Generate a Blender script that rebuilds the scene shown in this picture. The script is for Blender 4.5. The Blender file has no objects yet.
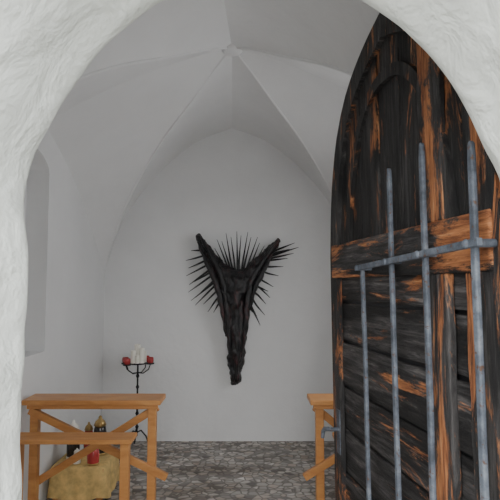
import bpy, bmesh, math, random
from mathutils import Vector, Matrix, noise
random.seed(7)
C = bpy.context.scene.collection
R = math.radians

# ------------------------------------------------------------------ materials
def new_mat(name):
    m = bpy.data.materials.new(name); m.use_nodes = True
    nt = m.node_tree
    return m, nt, nt.nodes["Principled BSDF"]

def ramp(nt, fac, stops):
    r = nt.nodes.new("ShaderNodeValToRGB")
    els = r.color_ramp.elements
    while len(els) < len(stops): els.new(0.5)
    for e, (p, c) in zip(els, stops):
        e.position = p; e.color = (c[0], c[1], c[2], 1)
    nt.links.new(fac, r.inputs[0])
    return r.outputs[0]

def coords(nt, scale=(1,1,1), loc=(0,0,0)):
    tc = nt.nodes.new("ShaderNodeTexCoord")
    mp = nt.nodes.new("ShaderNodeMapping")
    mp.inputs["Scale"].default_value = scale
    mp.inputs["Location"].default_value = loc
    nt.links.new(tc.outputs["Object"], mp.inputs[0])
    return mp.outputs[0]

def noise_n(nt, vec, scale, detail=4, rough=0.5, dist=0.0):
    n = nt.nodes.new("ShaderNodeTexNoise")
    n.inputs["Scale"].default_value = scale
    n.inputs["Detail"].default_value = detail
    n.inputs["Roughness"].default_value = rough
    n.inputs["Distortion"].default_value = dist
    nt.links.new(vec, n.inputs["Vector"])
    return n.outputs["Fac"]

def bump(nt, bsdf, h, strength, dist=0.01, prev=None):
    b = nt.nodes.new("ShaderNodeBump")
    b.inputs["Strength"].default_value = strength
    b.inputs["Distance"].default_value = dist
    nt.links.new(h, b.inputs["Height"])
    if prev: nt.links.new(prev, b.inputs["Normal"])
    nt.links.new(b.outputs[0], bsdf.inputs["Normal"])
    return b.outputs[0]

def plaster(name, c0, c1, s1=0.35, s2=0.25):
    m, nt, b = new_mat(name)
    v = coords(nt)
    big = noise_n(nt, v, 1.6, 5, 0.6)
    nt.links.new(ramp(nt, big, [(0.3, c0), (0.7, c1)]), b.inputs["Base Color"])
    b.inputs["Roughness"].default_value = 0.92
    p = bump(nt, b, noise_n(nt, v, 9, 4, 0.55, 0.4), s1, 0.03)
    bump(nt, b, noise_n(nt, v, 75, 5, 0.65), s2, 0.004, p)
    return m

def wood(name, dark, light, scale, rough=0.55):
    m, nt, b = new_mat(name)
    v = coords(nt, scale)
    n = noise_n(nt, v, 3, 6, 0.6, 0.6)
    nt.links.new(ramp(nt, n, [(0.3, dark), (0.7, light)]), b.inputs["Base Color"])
    b.inputs["Roughness"].default_value = rough
    bump(nt, b, n, 0.2, 0.004)
    return m

def charred(name, scale, seed, thr, grey=1.0):
    """old burnt, flaking, sun-bleached boards; thr = how little bare orange wood shows"""
    m, nt, b = new_mat(name)
    v = coords(nt, scale)
    pv = coords(nt, tuple(0.35*s+0.65 for s in scale), (seed, seed*0.7, seed*0.3))
    grain = noise_n(nt, v, 5, 9, 0.72, 0.5)
    g = grey
    base = ramp(nt, grain, [(0.32, (0.008,0.008,0.009)), (0.46, (0.034*g,0.031*g,0.031*g)),
                            (0.58, (0.10*g,0.092*g,0.09*g)), (0.74, (0.28*g,0.26*g,0.25*g))])
    org = ramp(nt, grain, [(0.30, (0.035,0.012,0.006)), (0.43, (0.20,0.066,0.023)), (0.58, (0.47,0.185,0.068)), (0.75,(0.70,0.42,0.23))])
    bn = noise_n(nt, pv, 1.5, 5, 0.6, 0.5)
    bm_ = ramp(nt, bn, [(0.42, (0.12,0.11,0.11)), (0.60, (1,1,1))])
    mb = nt.nodes.new("ShaderNodeMixRGB"); mb.blend_type = 'MULTIPLY'; mb.inputs[0].default_value = 1
    nt.links.new(base, mb.inputs[1]); nt.links.new(bm_, mb.inputs[2])
    pn = noise_n(nt, pv, 2.0, 10, 0.74, 0.6)
    mask = ramp(nt, pn, [(thr, (0,0,0)), (thr+0.055, (1,1,1))])
    mix = nt.nodes.new("ShaderNodeMixRGB")
    nt.links.new(mask, mix.inputs[0]); nt.links.new(mb.outputs[0], mix.inputs[1]); nt.links.new(org, mix.inputs[2])
    nt.links.new(mix.outputs[0], b.inputs["Base Color"])
    b.inputs["Roughness"].default_value = 0.75
    p = bump(nt, b, grain, 0.9, 0.008)
    bump(nt, b, pn, 0.5, 0.01, p)
    return m

def plain(name, col, rough=0.5, metal=0.0, var=0.25, scale=20, bs=0.1):
    m, nt, b = new_mat(name)
    v = coords(nt)
    n = noise_n(nt, v, scale, 5, 0.6)
    lo = tuple(c*(1-var) for c in col); hi = tuple(min(1, c*(1+var)) for c in col)
    nt.links.new(ramp(nt, n, [(0.3, lo), (0.7, hi)]), b.inputs["Base Color"])
    b.inputs["Roughness"].default_value = rough
    b.inputs["Metallic"].default_value = metal
    if bs: bump(nt, b, n, bs, 0.004)
    return m

M_out = plaster("plaster_exterior", (0.77,0.79,0.74), (0.86,0.88,0.83), 0.85, 0.4)
M_in = plaster("plaster_interior", (0.755,0.752,0.75), (0.815,0.812,0.81), 0.18, 0.14)
M_doorH = charred("charred_boards_horizontal", (1.0, 6, 12), 3.1, 0.572, 1.0)
M_doorV = charred("charred_boards_vertical", (12, 6, 0.9), 8.4, 0.556, 0.55)
M_rail = charred("bare_boards_horizontal", (1.0, 6, 12), 5.3, 0.465, 0.7)
M_stile = charred("bare_boards_vertical", (12, 6, 1.0), 2.2, 0.49, 0.6)

m, nt, b = new_mat("weathered_iron")
v = coords(nt)
n1 = noise_n(nt, v, 14, 7, 0.7); n2 = noise_n(nt, v, 60, 5, 0.7)
c1 = ramp(nt, n1, [(0.35,(0.045,0.052,0.065)),(0.52,(0.10,0.115,0.142)),(0.7,(0.19,0.208,0.235))])
c2 = ramp(nt, n2, [(0.58,(0,0,0)),(0.66,(1,1,1))])
mi = nt.nodes.new("ShaderNodeMixRGB"); mi.inputs[2].default_value = (0.09,0.045,0.028,1)
nt.links.new(c2, mi.inputs[0]); nt.links.new(c1, mi.inputs[1]); nt.links.new(mi.outputs[0], b.inputs["Base Color"])
b.inputs["Roughness"].default_value = 0.7; b.inputs["Metallic"].default_value = 0.1
bump(nt, b, n1, 0.6, 0.006)
M_iron = m
M_black = plain("black_iron", (0.02,0.02,0.022), 0.5, 0.6)
M_pine = wood("varnished_pine", (0.46,0.19,0.055), (0.62,0.30,0.10), (2.0, 8, 8), 0.4)
M_wax = plain("white_wax", (0.90,0.87,0.78), 0.4, 0, 0.04)
M_red = plain("red_glass", (0.50,0.06,0.06), 0.15, 0, 0.2)
M_cloth = plain("yellow_cloth", (0.66,0.46,0.18), 0.9, 0, 0.3, 14, 0.2)
M_brass = plain("brass", (0.45,0.30,0.12), 0.3, 0.8)
M_dglass = plain("dark_glass", (0.035,0.03,0.03), 0.12, 0, 0.3)

m, nt, b = new_mat("blackened_carved_wood")
v = coords(nt, (6,6,2))
g = noise_n(nt, v, 3.5, 6, 0.65, 0.7)
nt.links.new(ramp(nt, g, [(0.35,(0.003,0.003,0.004)),(0.55,(0.010,0.009,0.010)),(0.64,(0.05,0.012,0.014)),(0.80,(0.13,0.095,0.095))]), b.inputs["Base Color"])
b.inputs["Roughness"].default_value = 0.35
bump(nt, b, g, 0.9, 0.02)
M_sculp = m
M_thorn = plain("black_thorn", (0.006,0.006,0.008), 0.5, 0, 0.3)

# floor of river pebbles
m, nt, b = new_mat("pebble_floor")
v = coords(nt, (0.8, 1.0, 1))
SC = 20
vo = nt.nodes.new("ShaderNodeTexVoronoi"); vo.inputs["Scale"].default_value = SC
nt.links.new(v, vo.inputs["Vector"])
ve = nt.nodes.new("ShaderNodeTexVoronoi"); ve.feature = 'DISTANCE_TO_EDGE'; ve.inputs["Scale"].default_value = SC
nt.links.new(v, ve.inputs["Vector"])
sep = nt.nodes.new("ShaderNodeSeparateColor"); nt.links.new(vo.outputs["Color"], sep.inputs[0])
pc = ramp(nt, sep.outputs[0], [(0.0,(0.20,0.185,0.175)),(0.3,(0.42,0.395,0.37)),(0.55,(0.62,0.59,0.56)),(0.8,(0.50,0.42,0.36)),(1.0,(0.80,0.77,0.74))])
em = ramp(nt, ve.outputs["Distance"], [(0.02,(0,0,0)),(0.13,(1,1,1))])
mx = nt.nodes.new("ShaderNodeMixRGB"); mx.inputs[1].default_value = (0.26,0.24,0.22,1)
nt.links.new(em, mx.inputs[0]); nt.links.new(pc, mx.inputs[2])
bl = noise_n(nt, coords(nt, (0.6,1.8,1)), 2.6, 5, 0.65)
mt = nt.nodes.new("ShaderNodeMixRGB"); mt.blend_type = 'MULTIPLY'; mt.inputs[0].default_value = 1
nt.links.new(mx.outputs[0], mt.inputs[1]); nt.links.new(ramp(nt, bl, [(0.38,(0.60,0.56,0.52)),(0.58,(1,1,1))]), mt.inputs[2])
nt.links.new(mt.outputs[0], b.inputs["Base Color"])
b.inputs["Roughness"].default_value = 0.75
bump(nt, b, em, 0.6, 0.012)
M_floor = m
M_gravel = plain("gravel_ground", (0.42,0.41,0.39), 0.95, 0, 0.3, 25, 0.5)

# ------------------------------------------------------------------ mesh helpers
def finish(bm, name, mats, parent=None, smooth=False, bevel=0):
    bmesh.ops.recalc_face_normals(bm, faces=bm.faces)
    me = bpy.data.meshes.new(name); bm.to_mesh(me); bm.free()
    for mm in (mats if isinstance(mats, (list, tuple)) else [mats]): me.materials.append(mm)
    if smooth:
        for p in me.polygons: p.use_smooth = True
    o = bpy.data.objects.new(name, me); C.objects.link(o)
    if parent: o.parent = parent
    if bevel:
        bv = o.modifiers.new("bevel", 'BEVEL'); bv.width = bevel; bv.segments = 2; bv.limit_method = 'ANGLE'
    return o

def empty(name, loc=(0,0,0), rot=(0,0,0)):
    e = bpy.data.objects.new(name, None); e.location = loc; e.rotation_euler = rot
    e.empty_display_size = 0.1
    C.objects.link(e); return e

def box(bm, lo, hi, mi=0):
    x0,y0,z0 = lo; x1,y1,z1 = hi
    vs = [bm.verts.new(p) for p in [(x0,y0,z0),(x1,y0,z0),(x1,y1,z0),(x0,y1,z0),(x0,y0,z1),(x1,y0,z1),(x1,y1,z1),(x0,y1,z1)]]
    for f in [(0,3,2,1),(4,5,6,7),(0,1,5,4),(1,2,6,5),(2,3,7,6),(3,0,4,7)]:
        bm.faces.new([vs[i] for i in f]).material_index = mi

def beam(bm, p0, p1, w, h, upv=(0,1,0), mi=0):
    p0, p1 = Vector(p0), Vector(p1); d = (p1-p0).normalized()
    a = d.cross(Vector(upv)).normalized(); c = a.cross(d).normalized()
    vs = []
    for p in (p0, p1):
        for sa, sc in ((-1,-1),(1,-1),(1,1),(-1,1)):
            vs.append(bm.verts.new(p + a*sa*w/2 + c*sc*h/2))
    for f in [(0,1,2,3),(7,6,5,4),(0,4,5,1),(1,5,6,2),(2,6,7,3),(3,7,4,0)]:
        bm.faces.new([vs[i] for i in f]).material_index = mi

def tube(bm, pts, rads, seg=10, mi=0, cap=True):
    pts = [Vector(p) for p in pts]; rings = []
    if not isinstance(rads, (list, tuple)): rads = [rads]*len(pts)
    ref = None
    for i, p in enumerate(pts):
        d = (pts[min(i+1, len(pts)-1)] - pts[max(i-1, 0)]).normalized()
        if ref is None:
            ref = d.cross(Vector((0,0,1)) if abs(d.z) < 0.9 else Vector((1,0,0))).normalized()
        a = (ref - d*ref.dot(d)).normalized(); ref = a
        c = d.cross(a)
        rings.append([bm.verts.new(p + (a*math.cos(t)+c*math.sin(t))*rads[i]) for t in [2*math.pi*k/seg for k in range(seg)]])
    for r0, r1 in zip(rings, rings[1:]):
        for k in range(seg):
            bm.faces.new((r0[k], r0[(k+1)%seg], r1[(k+1)%seg], r1[k])).material_index = mi
    if cap:
        bm.faces.new(rings[0][::-1]).material_index = mi
        bm.faces.new(rings[-1]).material_index = mi

def lathe(bm, org, prof, seg=20, mi=0):
    ox, oy, oz = org
    rings = []
    for r, z in prof:
        r = max(r, 0.0006)
        rings.append([bm.verts.new((ox+r*math.cos(2*math.pi*k/seg), oy+r*math.sin(2*math.pi*k/seg), oz+z)) for k in range(seg)])
    for r0, r1 in zip(rings, rings[1:]):
        for k in range(seg):
            bm.faces.new((r0[k], r0[(k+1)%seg], r1[(k+1)%seg], r1[k])).material_index = mi
    bm.faces.new(rings[0][::-1]).material_index = mi
    bm.faces.new(rings[-1]).material_index = mi

def prism(bm, poly, y0, y1, mi=0):
    a = [bm.verts.new((x,y0,z)) for x,z in poly]; c = [bm.verts.new((x,y1,z)) for x,z in poly]
    bm.faces.new(a).material_index = mi; bm.faces.new(c[::-1]).material_index = mi
    n = len(poly)
    for i in range(n):
        bm.faces.new((a[i], c[i], c[(i+1)%n], a[(i+1)%n])).material_index = mi

def interp(tab, x):
    xs = [t[0] for t in tab]; ys = [t[1] for t in tab]
    if x <= xs[0]: return ys[0]
    if x >= xs[-1]: return ys[-1]
    n = len(xs)
    d = [(ys[i+1]-ys[i])/(xs[i+1]-xs[i]) for i in range(n-1)]
    ms = [d[0]] + [0 if d[i-1]*d[i] <= 0 else 2*d[i-1]*d[i]/(d[i-1]+d[i]) for i in range(1, n-1)] + [d[-1]]
    for i in range(n-1):
        if x <= xs[i+1]:
            h = xs[i+1]-xs[i]; t = (x-xs[i])/h
            return ((2*t**3-3*t*t+1)*ys[i] + (t**3-2*t*t+t)*h*ms[i] + (-2*t**3+3*t*t)*ys[i+1] + (t**3-t*t)*h*ms[i+1])

# ------------------------------------------------------------------ room constants
XC, HA = -0.18, 1.25           # room centre and half-width
XL, XR = XC-HA, XC+HA
YB = 4.93; YC = 3.40; HB = YB-YC; YF = 1.05

# floor and outside ground
bm = bmesh.new(); box(bm, (XL-0.4, 0.6, -0.15), (XR+0.4, YB+0.4, 0.0)); finish(bm, "floor", M_floor)
bm = bmesh.new(); box(bm, (-8, -9, -0.20), (8, 0.6, -0.02)); finish(bm, "ground", M_gravel)

# front wall with pointed doorway
left = [(-0.445,0.0),(-0.448,0.4),(-0.450,0.8),(-0.452,1.2),(-0.456,1.5),(-0.460,1.671),(-0.447,1.753),(-0.424,1.815),(-0.393,1.878),(-0.360,1.9305),(-0.3155,1.9835),(-0.259,2.037),(-0.191,2.0906),(-0.10,2.145),(-0.03,2.178)]
apex = [(0.03,2.20)]
right = [(0.51,0.0),(0.512,0.4),(0.514,0.8),(0.515,1.2),(0.516,1.5),(0.5165,1.66),(0.5065,1.7223),(0.488,1.774),(0.4598,1.8466),(0.421,1.92),(0.3714,1.988),(0.3107,2.0434),(0.2535,2.0906),(0.17,2.142),(0.09,2.178)]
ctrl = left + apex + right[::-1]
def resample(ps, step):
    out = []
    n = len(ps)
    for i in range(n-1):
        p0 = Vector(ps[max(i-1,0)]); p1 = Vector(ps[i]); p2 = Vector(ps[i+1]); p3 = Vector(ps[min(i+2,n-1)])
        k = max(1, int((p2-p1).length/step))
        for j in range(k):
            t = j/k
            out.append(0.5*((2*p1)+(p2-p0)*t+(2*p0-5*p1+4*p2-p3)*t*t+(3*p1-p0-3*p2+p3)*t**3))
    out.append(Vector(ps[-1])); return out
arch = resample(ctrl, 0.02)
def nrm(i):
    a = arch[max(i-2,0)]; c = arch[min(i+2,len(arch)-1)]; d = (c-a).normalized()
    return Vector((-d.y, d.x))
bm = bmesh.new()
prof = [(0.60,0.075),(0.605,0.055),(0.62,0.04),(0.65,0.03)]
prof += [(0.65+0.02*k, 0.03-0.00147*k) for k in range(1,16)]
prof += [(0.975,0.002),(1.0,0.0),(1.02,0.003),(1.035,0.010),(1.045,0.022),(1.05,0.04)]
rings = []
for (y, off) in prof:
    rg = []
    for i, p in enumerate(arch):
        nn = nrm(i)
        lump = 0.011*noise.noise(Vector((p.x*5, y*5, p.y*5))) + 0.005*noise.noise(Vector((p.x*13, y*9, p.y*13)))
        q = p + nn*(off+lump)
        rg.append(bm.verts.new((q.x, y, max(q.y,0) if i not in (0,len(arch)-1) else 0)))
    rings.append(rg)
for r0, r1 in zip(rings, rings[1:]):
    for i in range(len(arch)-1):
        bm.faces.new((r0[i], r0[i+1], r1[i+1], r1[i])).smooth = True
WX0, WX1, WZ = XL-0.4, XR+0.4, 3.6
def outer(p, i):
    c = Vector((0.03, 1.2)); n = len(arch)
    if i == 0: return (WX0, 0)
    if i == n-1: return (WX1, 0)
    if p.y < 1.2: return (WX0 if p.x < 0 else WX1, p.y)
    d = (p-c); t = min((WX1-c.x)/d.x if d.x > 1e-6 else 1e9, (WX0-c.x)/d.x if d.x < -1e-6 else 1e9, (WZ-c.y)/d.y if d.y > 1e-6 else 1e9)
    q = c+d*t; return (q.x, q.y)
for ring, y in ((rings[0], 0.60), (rings[-1], 1.05)):
    ov = [bm.verts.new((outer(p,i)[0], y, outer(p,i)[1])) for i, p in enumerate(arch)]
    for i in range(len(arch)-1):
        bm.faces.new((ring[i], ring[i+1], ov[i+1], ov[i]))
finish(bm, "wall_front", M_out)

# side walls: left has a blind arched niche, right an unseen window added to brighten the room
def cut_wall(name, x_in, sgn, yw0, yw1, z0, z1, rise, depth, mat):
    bm = bmesh.new()
    xs = sorted([x_in, x_in + sgn*0.4])
    box(bm, (xs[0], YF, 0), (xs[1], YB+0.4, 3.6))
    o = finish(bm, name, mat)
    bc = bmesh.new()
    ym = (yw0+yw1)/2; r = (yw1-yw0)/2
    poly = [(yw0,z0),(yw1,z0)] + [(ym+r*math.cos(t), z1-rise+rise*math.sin(t)) for t in [math.pi*k/16 for k in range(17)]]
    xa, xb = sorted([x_in - sgn*0.1, x_in + sgn*depth])
    a = [bc.verts.new((xa,y,z)) for y,z in poly]; c = [bc.verts.new((xb,y,z)) for y,z in poly]
    bc.faces.new(a); bc.faces.new(c[::-1])
    for i in range(len(poly)):
        bc.faces.new((a[i], c[i], c[(i+1)%len(poly)], a[(i+1)%len(poly)]))
    cut = finish(bc, "cutter", mat)
    md = o.modifiers.new("b", 'BOOLEAN'); md.object = cut; md.operation = 'DIFFERENCE'; md.solver = 'EXACT'
    dg = bpy.context.evaluated_depsgraph_get()
    me = bpy.data.meshes.new_from_object(o.evaluated_get(dg))
    o.modifiers.clear(); o.data = me
    bpy.data.objects.remove(cut)
    return poly
cut_wall("wall_left", XL, -1, 2.62, 3.52, 1.04, 2.44, 0.15, 0.16, M_in)
poly = cut_wall("wall_right", XR, 1, 2.6, 3.8, 0.95, 2.30, 0.5, 0.6, M_in)
bw = bmesh.new(); xw = XR+0.33
pts = [Vector((xw,y,z)) for y,z in poly]
for i in range(len(pts)):
    p, q = pts[i], pts[(i+1)%len(pts)]
    if (q-p).length > 1e-4: beam(bw, p, q, 0.04, 0.05, (1,0,0))
beam(bw, (xw,3.2,0.95), (xw,3.2,2.30), 0.03, 0.03, (1,0,0))
for zz in (1.35, 1.75): beam(bw, (xw,2.6,zz), (xw,3.8,zz), 0.025, 0.025, (1,0,0))
finish(bw, "added_window_1", M_black)  # frame of the added window, hidden behind the door
bm = bmesh.new(); box(bm, (XL, YB, 0), (XR, YB+0.4, 3.6)); finish(bm, "wall_back", M_in)

# groin vault (crossing slightly off-centre, as in an old hand-built vault)
W = [(0,3.075),(0.252,2.955),(0.488,2.735),(0.724,2.41),(0.86,2.13),(0.95,1.86),(1,1.60)]
G = [(0,3.16),(0.12,3.055),(0.25,2.92),(0.5,2.665),(0.75,2.30),(0.88,2.02),(0.96,1.79),(1,1.60)]
L = [(0,2.62),(0.235,2.49),(0.5,2.26),(0.61,2.13),(0.8,1.88),(0.92,1.72),(1,1.60)]
SK = 0.055
def vx(u, v): return XC + HA*u + SK*(1-max(abs(u),abs(v)))
def vz(u, v):
    u, v = abs(u), abs(v)
    if v >= u:
        s = (v-u)/(1-u) if u < 1 else 0; s = s**0.8
        return interp(G,u)*(1-s) + interp(W,u)*s + 0.20*s*(1-s)*min(1,u*4)*(1-u)
    s = (u-v)/(1-v) if v < 1 else 0; return interp(G,v)*(1-s) + interp(L,v)*s + 0.26*s*(1-s)*(1-v)
bm = bmesh.new(); NT = 30
ts = [math.sin(math.pi/2*k/NT) for k in range(NT+1)]
for cell in range(4):
    for half in (-1, 1):
        grid = []
        for t in ts:
            row = []
            for w in [k/16 for k in range(17)]:
                a, c = t, t*w*half
                u, v = [(c,a),(c,-a),(a,c),(-a,c)][cell]
                jit = 0.008*noise.noise(Vector((u*4, v*4, 1.3)))*(1-max(abs(u),abs(v))**4)
                row.append(bm.verts.new((vx(u,v), YC+HB*v, vz(u,v)+jit)))
            grid.append(row)
        for i in range(NT):
            for j in range(16):
                q = [grid[i][j], grid[i+1][j], grid[i+1][j+1], grid[i][j+1]]
                if i == 0: q = [grid[0][j], grid[1][j], grid[1][j+1]]
                bm.faces.new(q).smooth = True
for su in (-1,1):
    for sv in (-1,1):
        pts = [(vx(t*su,t*sv), YC+HB*t*sv, vz(t,t)+0.005) for t in [k/40*0.995 for k in range(41)]]
        tube(bm, pts, [0.011]*41, 8)
us = [-1+2*k/48 for k in range(49)]
y0 = YC-HB
r0 = [bm.verts.new((XC+HA*u, y0, interp(W,abs(u)))) for u in us]
r1 = [bm.verts.new((XC+HA*u, YF, interp(W,abs(u)))) for u in us]
for i in range(48): bm.faces.new((r0[i], r0[i+1], r1[i+1], r1[i]))
box(bm, (XL-0.4, 0.6, 3.6), (XR+0.4, YB+0.4, 3.7))
me = bpy.data.meshes.new("ceiling"); bm.to_mesh(me); bm.free(); me.materials.append(M_in)
ceil = bpy.data.objects.new("ceiling", me); C.objects.link(ceil)
bm = bmesh.new()
lathe(bm, (XC+SK, YC, 3.15), [(0.02,-0.035),(0.055,-0.027),(0.075,-0.010),(0.075,0.03)])
finish(bm, "vault_boss", M_in, smooth=True)

# ------------------------------------------------------------------ door
DL = 1.145
door = empty("door_1", (0.576, 1.075, 0.0), (R(-0.6), 0, math.atan2(1.13, -0.186)))
H = [(0,1.62),(0.02,1.83),(0.05,1.98),(0.1,2.12),(0.2,2.26),(0.3,2.335),(0.4,2.385),(0.5,2.42)]
def dh(s): return interp(H, min(s, 1-s))
def lx(s): return s*DL
bm = bmesh.new()
z = 0.02
hs = [0.185,0.17,0.19,0.165,0.18,0.175,0.185,0.165,0.11]
for h in hs:
    z1 = min(z+h-0.009, 1.55)
    dy = random.uniform(-0.006, 0.004)
    n = 14
    bot = [(lx(i/n), z+random.uniform(0,0.004)) for i in range(n+1)]
    top = [(lx(i/n), z1-random.uniform(0,0.005)) for i in range(n,-1,-1)]
    prism(bm, bot+top, -0.04, dy)
    z += h
finish(bm, "lower_boards", M_doorH, door, bevel=0.004)
bm = bmesh.new()
nb = 7
for i in range(nb):
    s0, s1 = i/nb+0.003, (i+1)/nb-0.003
    ss = [s1-(s1-s0)*j/6 for j in range(7)]
    prism(bm, [(lx(s0),1.54),(lx(s1),1.54)]+[(lx(s),dh(s)) for s in ss], -0.04, random.uniform(-0.006,0.003))
finish(bm, "upper_boards", M_doorV, door, bevel=0.004)
bm = bmesh.new(); prism(bm, [(0.004,0.025)]+[(DL-0.004,0.025)]+[(lx(s),dh(s)-0.01) for s in [1-k/60 for k in range(0,61)]], -0.036, -0.014)
finish(bm, "core", M_black, door)
outline = [(0,0.02),(0,0.5),(0,1.0),(0,1.4)] + [(lx(s), dh(s)) for s in [0,0.01,0.02,0.035,0.05,0.075,0.1,0.15,0.2,0.25,0.3,0.35,0.4,0.45,0.5,0.55,0.6,0.65,0.7,0.75,0.8,0.85,0.9,0.925,0.95,0.965,0.98,0.99,1.0]] + [(DL,1.4),(DL,1.0),(DL,0.5),(DL,0.02)]
def band(bm, o1, o2, ya, yb, zmin=None):
    A, B = [], []
    n = len(outline)
    for i, p in enumerate(outline):
        a = Vector(outline[max(i-1,0)]); c = Vector(outline[min(i+1,n-1)])
        d = (c-a).normalized(); nn = Vector((d.y, -d.x))
        A.append(Vector(p)+nn*o1); B.append(Vector(p)+nn*o2)
    for i in range(n-1):
        if zmin and min(A[i].y, A[i+1].y, B[i].y, B[i+1].y) < zmin: continue
        prism(bm, [(v.x,v.y) for v in [A[i],A[i+1],B[i+1],B[i]]], ya, yb)
bm = bmesh.new(); band(bm, 0.0, 0.085, 0.0, 0.02)
finish(bm, "arched_rim", M_doorV, door)
bm = bmesh.new()
def rib(s0, s1, zt, w):
    sm = (s0+s1)/2; A=[]; B=[]
    for k in range(41):
        t = k/40; s = s0+(s1-s0)*t; q = abs(s-sm)/((s1-s0)/2)
        A.append((lx(s), 1.67 + (zt-1.67)*(1-q**2.3)**0.62))
        B.append((lx(sm+(s-sm)*(1-w/((s1-s0)*DL/2))), 1.67 + (zt-w-1.67)*(1-q**2.3)**0.62))
    for k in range(40): prism(bm, [A[k],A[k+1],B[k+1],B[k]], 0.0, 0.016)
rib(0.16, 0.84, 2.22, 0.04)
finish(bm, "arched_rib", M_doorV, door)
bm = bmesh.new()
box(bm, (0.03,0.0,1.53), (DL-0.03,0.026,1.67))
finish(bm, "middle_rail", M_rail, door, bevel=0.006)
bm = bmesh.new()
def stile(s0, s1, za, zb, y=0.022):
    n = 20; A = []; B = []
    for i in range(n+1):
        zz = za+(zb-za)*i/n
        A.append((lx(s0)+random.uniform(-0.003,0.003), zz)); B.append((lx(s1)+random.uniform(-0.005,0.005), zz))
    prism(bm, A+B[::-1], 0.0, y)
stile(0.19, 0.30, 0.03, 1.53); stile(0.20,0.30,1.67,2.2,0.018)
stile(0.09, 0.13, 0.03, 1.53, 0.014)
finish(bm, "stiles", M_stile, door, bevel=0.004)
# iron grille on the face
BARS = ((0.60,1.575,0.019),(0.40,1.86,0.019),(0.225,1.883,0.019),(0.035,1.825,0.020))
SE = 0.62
bm = bmesh.new()
for s, ztop, w in BARS:
    x = lx(s); n = 12
    ctr = []
    for i in range(n+1):
        zz = 0.25+(ztop-0.04-0.25)*i/n
        ctr.append((x+0.006*noise.noise(Vector((s*9,zz*2.5,0))), zz))
    poly = [(a-w/2+random.uniform(-.0008,.0008),c) for a,c in ctr] + [(ctr[-1][0]-w*0.35,ztop-0.008),(ctr[-1][0],ztop),(ctr[-1][0]+w*0.35,ztop-0.008)] + [(a+w/2,c) for a,c in ctr[::-1]]
    prism(bm, poly, 0.050, 0.063)
finish(bm, "vertical_bars", M_iron, door, bevel=0.004)
bm = bmesh.new()
for zz in (1.565, 0.42):
    zf = lambda s: zz+0.028-0.034*s/SE
    beam(bm, (lx(-0.0),0.071,zf(0)), (lx(SE),0.071,zf(SE)), 0.018, 0.014, (0,1,0))
    for s, _, _ in BARS:
        tube(bm, [(lx(s),0.02,zf(s)),(lx(s),0.080,zf(s))], [0.007,0.007], 10)
        tube(bm, [(lx(s),0.078,zf(s)),(lx(s),0.085,zf(s))], [0.012,0.007], 10)
    for s in (0.02, 0.60):
        tube(bm, [(lx(s),0.0,zf(s)),(lx(s),0.075,zf(s))], [0.010,0.010], 10)
finish(bm, "cross_bars", M_iron, door, bevel=0.002)
bm = bmesh.new()
box(bm, (DL-0.085,0.018,0.80), (DL-0.045,0.024,0.98))
tube(bm, [(DL-0.065,0.02,0.90),(DL-0.065,0.055,0.90),(DL-0.055,0.062,0.90),(DL+0.0,0.062,0.885),(DL+0.02,0.062,0.87),(DL+0.03,0.062,0.84)], [0.009,0.008,0.009,0.009,0.009,0.008], 12)
tube(bm, [(DL-0.07,-0.04,0.90),(DL-0.07,-0.09,0.90),(DL+0.0,-0.10,0.89)], 0.010, 12)
finish(bm, "lock_and_handle", M_iron, door, bevel=0.001)
bm = bmesh.new()
for zz in (0.4, 1.4):
    box(bm, (0.0,-0.05,zz-0.025), (0.5,-0.04,zz+0.025))
    tube(bm, [(-0.006,-0.045,zz-0.05),(-0.006,-0.045,zz+0.05)], 0.012, 12)
finish(bm, "strap_hinges", M_black, door)

# ------------------------------------------------------------------ prayer benches
def prayer_bench(name, mirror, ox):
    e = empty(name, (ox, 0, 0))
    s = -1 if mirror else 1
    def X(v): return s*v
    def bx(bm, xa, xb, ya, yb, za, zb):
        xa, xb = sorted((X(xa), X(xb))); box(bm, (xa,ya,za), (xb,yb,zb))
    WL = -0.80 if not mirror else -0.62
    bm = bmesh.new()
    bx(bm, WL-0.02, 0.02, 3.07, 3.27, 0.775, 0.805)
    bx(bm, WL, 0.0, 3.10, 3.12, 0.745, 0.775)
    finish(bm, "book_rest", M_pine, e, bevel=0.005)
    bm = bmesh.new()
    bx(bm, WL+0.03, -0.085, 2.78, 2.93, 0.635, 0.66)
    finish(bm, "front_rest", M_pine, e, bevel=0.005)
    bm = bmesh.new()
    for x in (WL+0.03, -0.045):
        bx(bm, x-0.025, x+0.025, 3.14, 3.19, 0.0, 0.775)
    for x in (WL+0.07, -0.135):
        bx(bm, x-0.024, x+0.024, 2.83, 2.88, 0.0, 0.635)
    finish(bm, "posts", M_pine, e, bevel=0.004)
    bm = bmesh.new()
    beam(bm, (X(WL+0.01),3.125,0.735), (X(0.055),3.125,0.335), 0.028, 0.045, (0,0,1))
    beam(bm, (X(-0.02),3.205,0.735), (X(WL+0.02),3.205,0.27), 0.028, 0.045, (0,0,1))
    finish(bm, "cross_braces", M_pine, e, bevel=0.003)
    bm = bmesh.new()
    for x in (WL+0.05, -0.09):
        bx(bm, x-0.022, x+0.022, 2.88, 3.14, 0.10, 0.15)
    bx(bm, WL+0.03, -0.05, 3.0, 3.03, 0.10, 0.14)
    finish(bm, "side_rails", M_pine, e, bevel=0.003)
    return e
prayer_bench("prayer_bench", False, -0.560)
prayer_bench("prayer_bench", True, 0.385)

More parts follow.
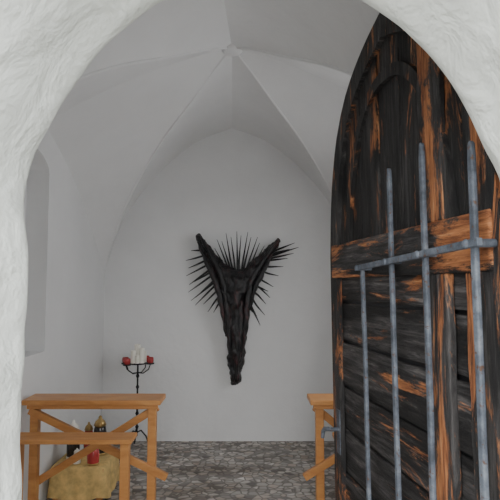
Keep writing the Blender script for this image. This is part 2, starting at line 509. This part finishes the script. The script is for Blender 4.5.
# ------------------------------------------------------------------ sculpture on back wall
sc = empty("thorn_corpus_sculpture", (-0.137, 4.85, 1.262))
S = 0.00985
bm = bmesh.new()
nodes = [(0,-73,0,5),(0,-62,-.5,7),(0,-48,-1,10.5),(2,-30,-1.5,12),(1,-12,-2,13),(0,6,-2,15),(1,22,-2.5,16),
         (-11,34,-1,11),(-21,47,0,8.5),(-30,60,0,6.5),(-38,75,1,3.5),
         (14,35,-1,11),(26,49,0,8.5),(35,60,0,6.5),(44,71,1,4)]
vs = [bm.verts.new((x*S, y*S, z*S)) for x,z,y,r in nodes]
for a, c in [(0,1),(1,2),(2,3),(3,4),(4,5),(5,6),(6,7),(7,8),(8,9),(9,10),(6,11),(11,12),(12,13),(13,14)]:
    bm.edges.new((vs[a], vs[c]))
me = bpy.data.meshes.new("torso"); bm.to_mesh(me); bm.free(); me.materials.append(M_sculp)
torso = bpy.data.objects.new("torso", me); C.objects.link(torso); torso.parent = sc
sk = torso.modifiers.new("skin", 'SKIN'); sk.use_smooth_shade = True
for i, nd in enumerate(nodes):
    r = nd[3]*S; me.skin_vertices[0].data[i].radius = (r*1.0, r*0.72)
me.skin_vertices[0].data[6].use_root = True
sd = torso.modifiers.new("sub", 'SUBSURF'); sd.levels = 3; sd.render_levels = 4
tx = bpy.data.textures.new("carving", 'CLOUDS'); tx.noise_scale = 0.08; tx.noise_depth = 2
dp = torso.modifiers.new("disp", 'DISPLACE'); dp.texture = tx; dp.strength = 0.06; dp.mid_level = 0.52; dp.texture_coords = 'LOCAL'
bm = bmesh.new()
def fold(ps, rr):
    ps = resample([(p[0], p[1]) for p in ps], 2.5)
    n = len(ps)
    pts = [((p.x+0.4*math.sin(i*1.3))*S, (-6.5 - 3.5*math.sin(math.pi*i/(n-1)))*S, p.y*S) for i, p in enumerate(ps)]
    tube(bm, pts, [S*rr*(0.35+0.75*math.sin(math.pi*min(1,(i+0.4)/n))+0.15*noise.noise(Vector((i*0.5,rr,ps[0].x)))) for i in range(n)], 8)
fold([(-34,70),(-22,50),(-12,28),(-8,0),(-6,-25),(-5,-50)], 3.2)
fold([(-37,66),(-28,46),(-18,24),(-12,-2),(-9,-25)], 2.8)
fold([(40,66),(26,46),(15,28),(11,5),(9,-20),(5,-45)], 3.2)
fold([(36,56),(27,38),(18,20),(14,0)], 2.5)
fold([(-4,34),(-2,10),(1,-15),(2,-40),(0,-68)], 3.4)
fold([(5,36),(4,12),(5,-10),(4,-32),(2,-56)], 2.8)
fold([(-8,32),(0,24),(10,33)], 3)
finish(bm, "carved_folds", M_sculp, sc, smooth=True)
# thorns
bm = bmesh.new()
sp = []
for a, ln in [(-36,34),(-31,39),(-27,38),(-21,46),(-17,43),(-11,50),(-7,46),(-1,51),(3,47),(9,51),(13,46),(19,48),(23,43),(29,42),(35,37)]:
    bx_, bz_ = 2+a*0.2, 26
    sp.append((bx_, bz_, bx_+ln*math.sin(R(a))*1.0, bz_+ln*math.cos(R(a))))
left_sp = [(-30,58,-42,58),(-28,54,-46,49),(-26,50,-43,42),(-24,46,-45,35),(-22,42,-42,27),(-20,36,-42,20),(-18,32,-36,15),(-16,28,-36,8),(-15,22,-29,8),(-13,18,-25,1),(-21,39,-38,29),(-17,30,-40,12),(-12,14,-20,0)]
right_sp = [(33,52,61,61),(32,50,56,55),(34,56,57,65),(30,48,50,50),(26,42,43,42),(24,38,39,34),(20,32,34,24),(18,26,31,14),(15,20,27,8),(14,14,26,-2),(13,8,22,-11),(12,4,19,-4),(31,54,52,59),(16,24,29,19)]
def ext(q, k):
    return (q[0], q[1], q[0]+(q[2]-q[0])*k, q[1]+(q[3]-q[1])*k)
for q in sp+[ext(q,1.18) for q in left_sp]+[ext(q,1.2 if q[2] < 45 else 1.03) for q in right_sp]:
    x0,z0,x1,z1 = q
    yy = random.uniform(-6, 1)
    bend = random.uniform(-0.9,0.9)
    mid = (((x0+x1)/2+bend*0.8)*S, (yy*0.4)*S, ((z0+z1)/2+bend*0.5)*S)
    tube(bm, [(x0*S,0,z0*S), mid, (x1*S, yy*S, z1*S)], [0.0105,0.0085,0.002], 7)
finish(bm, "thorns", M_thorn, sc)
bm = bmesh.new()
box(bm, (-0.03,0.03,-0.1), (0.03,0.085,0.1)); finish(bm, "wall_bracket", M_black, sc)

# ------------------------------------------------------------------ candle stand
cs = empty("candle_stand", (-1.04, 4.70, 0))
bm = bmesh.new()
tube(bm, [(0,0,0.12),(0,0,0.3),(0,0,0.5),(0,0,0.76)], 0.008, 10)
for zz in (0.2,0.32,0.44,0.56,0.66): lathe(bm, (0,0,zz), [(0.008,-0.02),(0.017,0),(0.008,0.02)], 12)
for k in range(3):
    a = R(90+120*k+20); c, s = math.cos(a), math.sin(a)
    tube(bm, [(0,0,0.15),(0.04*c,0.04*s,0.17),(0.09*c,0.09*s,0.12),(0.12*c,0.12*s,0.04),(0.15*c,0.15*s,0.008),(0.17*c,0.17*s,0.02)], [0.007]*6, 8)
lathe(bm, (0,0,0.765), [(0.02,0),(0.075,0.004),(0.085,0.016),(0.08,0.018)], 24)
CUPS = (0, 60, 180, 225)
for k in CUPS:
    a = R(k); c, s = math.cos(a), math.sin(a)
    tube(bm, [(0,0,0.69),(0.05*c,0.05*s,0.685),(0.10*c,0.10*s,0.72),(0.115*c,0.115*s,0.765)], 0.005, 8)
    lathe(bm, (0.115*c,0.115*s,0.765), [(0.01,0),(0.036,0.004),(0.038,0.014)], 16)
finish(bm, "iron_frame", M_black, cs, smooth=True)
bm = bmesh.new()
for x, y, r, h in [(-0.005,0.0,0.029,0.165),(0.042,-0.035,0.025,0.135),(0.052,0.03,0.022,0.10),(-0.035,-0.045,0.022,0.115),(0.005,-0.058,0.019,0.075)]:
    lathe(bm, (x,y,0.78), [(r,0),(r,h),(r*0.8,h+0.004),(0.003,h-0.003),(0.0015,h+0.012)], 18)
finish(bm, "candles", M_wax, cs)
bm = bmesh.new()
for k in CUPS:
    a = R(k); c, s = math.cos(a), math.sin(a)
    lathe(bm, (0.115*c,0.115*s,0.775), [(0.022,0),(0.031,0.02),(0.03,0.05),(0.026,0.055),(0.024,0.03)], 16)
finish(bm, "red_votive_glasses", M_red, cs, smooth=True)

# ------------------------------------------------------------------ low table with cloth
tb = empty("low_table_with_cloth", (-1.19, 3.72, 0))
bm = bmesh.new()
for x in (-0.15,0.15):
    for y in (-0.15,0.15): box(bm, (x-0.02,y-0.02,0), (x+0.02,y+0.02,0.23))
box(bm, (-0.18,-0.18,0.21), (0.18,0.18,0.235)); finish(bm, "table_frame", M_pine, tb)
bm = bmesh.new()
n = 96; rows = []
prof = [(0.96,0.247),(1.0,0.235),(1.03,0.18),(1.06,0.10),(1.09,0.03)]
for j, (f, zz) in enumerate(prof):
    row = []
    for i in range(n):
        t = 2*math.pi*i/n; c, s = math.cos(t), math.sin(t)
        q = 1/max(abs(c), abs(s)); q = min(q, 1.32)
        wv = max(0, f-1)*(1.2*math.sin(9*t)+0.6*math.sin(17*t+1))*0.35
        row.append(bm.verts.new((0.19*q*c*(f+wv), 0.19*q*s*(f+wv), zz+ (0.02*math.sin(5*t) if j == len(prof)-1 else 0))))
    rows.append(row)
for r0, r1 in zip(rows, rows[1:]):
    for i in range(n): bm.faces.new((r0[i], r0[(i+1)%n], r1[(i+1)%n], r1[i]))
bm.faces.new(rows[0])
finish(bm, "draped_cloth", M_cloth, tb, smooth=True)

def lantern(name, loc, body, sc_, h=0.16, capmat=None):
    e = empty(name, loc)
    bm = bmesh.new()
    lathe(bm, (0,0,0), [(0.03*sc_,0),(0.042*sc_,0.01),(0.045*sc_,h*0.45),(0.036*sc_,h*0.72),(0.032*sc_,h*0.75)], 20)
    finish(bm, "glass_body", body, e, smooth=True)
    bm = bmesh.new()
    lathe(bm, (0,0,0), [(0.036*sc_,h*0.75),(0.04*sc_,h*0.78),(0.03*sc_,h*0.88),(0.012*sc_,h*0.95),(0.010*sc_,h),(0.004*sc_,h*1.03)], 20)
    lathe(bm, (0,0,0), [(0.044*sc_,0.0),(0.047*sc_,0.006),(0.044*sc_,0.014)], 20)
    finish(bm, "metal_cap", capmat or M_brass, e, smooth=True)
TZ = 0.2475
lantern("grave_lantern", (-1.29,3.74,TZ), M_dglass, 1.05, 0.26, M_wax)
lantern("grave_lantern", (-1.12,3.82,TZ), M_dglass, 1.15, 0.27, M_brass)
lantern("grave_lantern", (-1.10,3.60,TZ), M_red, 0.95, 0.15, M_brass)
lantern("grave_lantern", (-1.21,3.84,TZ), M_red, 0.8, 0.22, M_brass)
lantern("grave_lantern", (-1.22,3.62,TZ), M_wax, 0.6, 0.10, M_wax)

# ------------------------------------------------------------------ light
w = bpy.data.worlds.new("overcast_sky"); bpy.context.scene.world = w; w.use_nodes = True
bg = w.node_tree.nodes["Background"]
bg.inputs[0].default_value = (0.93,0.965,1.0,1); bg.inputs[1].default_value = 3.1
sun = bpy.data.lights.new("soft_sun", 'SUN'); sun.energy = 4.2; sun.angle = R(70); sun.color = (1,0.99,0.96)
so = bpy.data.objects.new("soft_sun", sun); C.objects.link(so)
so.rotation_euler = (R(62), 0, R(-8))
# added area lamp outside the unseen right-hand window, lifts the interior brightness
al = bpy.data.lights.new("added_window_fill", 'AREA'); al.shape = 'RECTANGLE'; al.size = 1.2; al.size_y = 1.4; al.energy = 11; al.color = (1.0,0.99,0.98)
ao = bpy.data.objects.new("added_window_fill", al); C.objects.link(ao)
ao.location = (XR+0.42, 3.2, 1.7); ao.rotation_euler = (0, R(90), 0)

# ------------------------------------------------------------------ camera
cam = bpy.data.cameras.new("camera"); cam.sensor_width = 36; cam.lens = 36; cam.clip_start = 0.05
co = bpy.data.objects.new("camera", cam); C.objects.link(co)
co.location = (0, 0, 1.5); co.rotation_euler = (R(94.0), 0, 0)
bpy.context.scene.camera = co
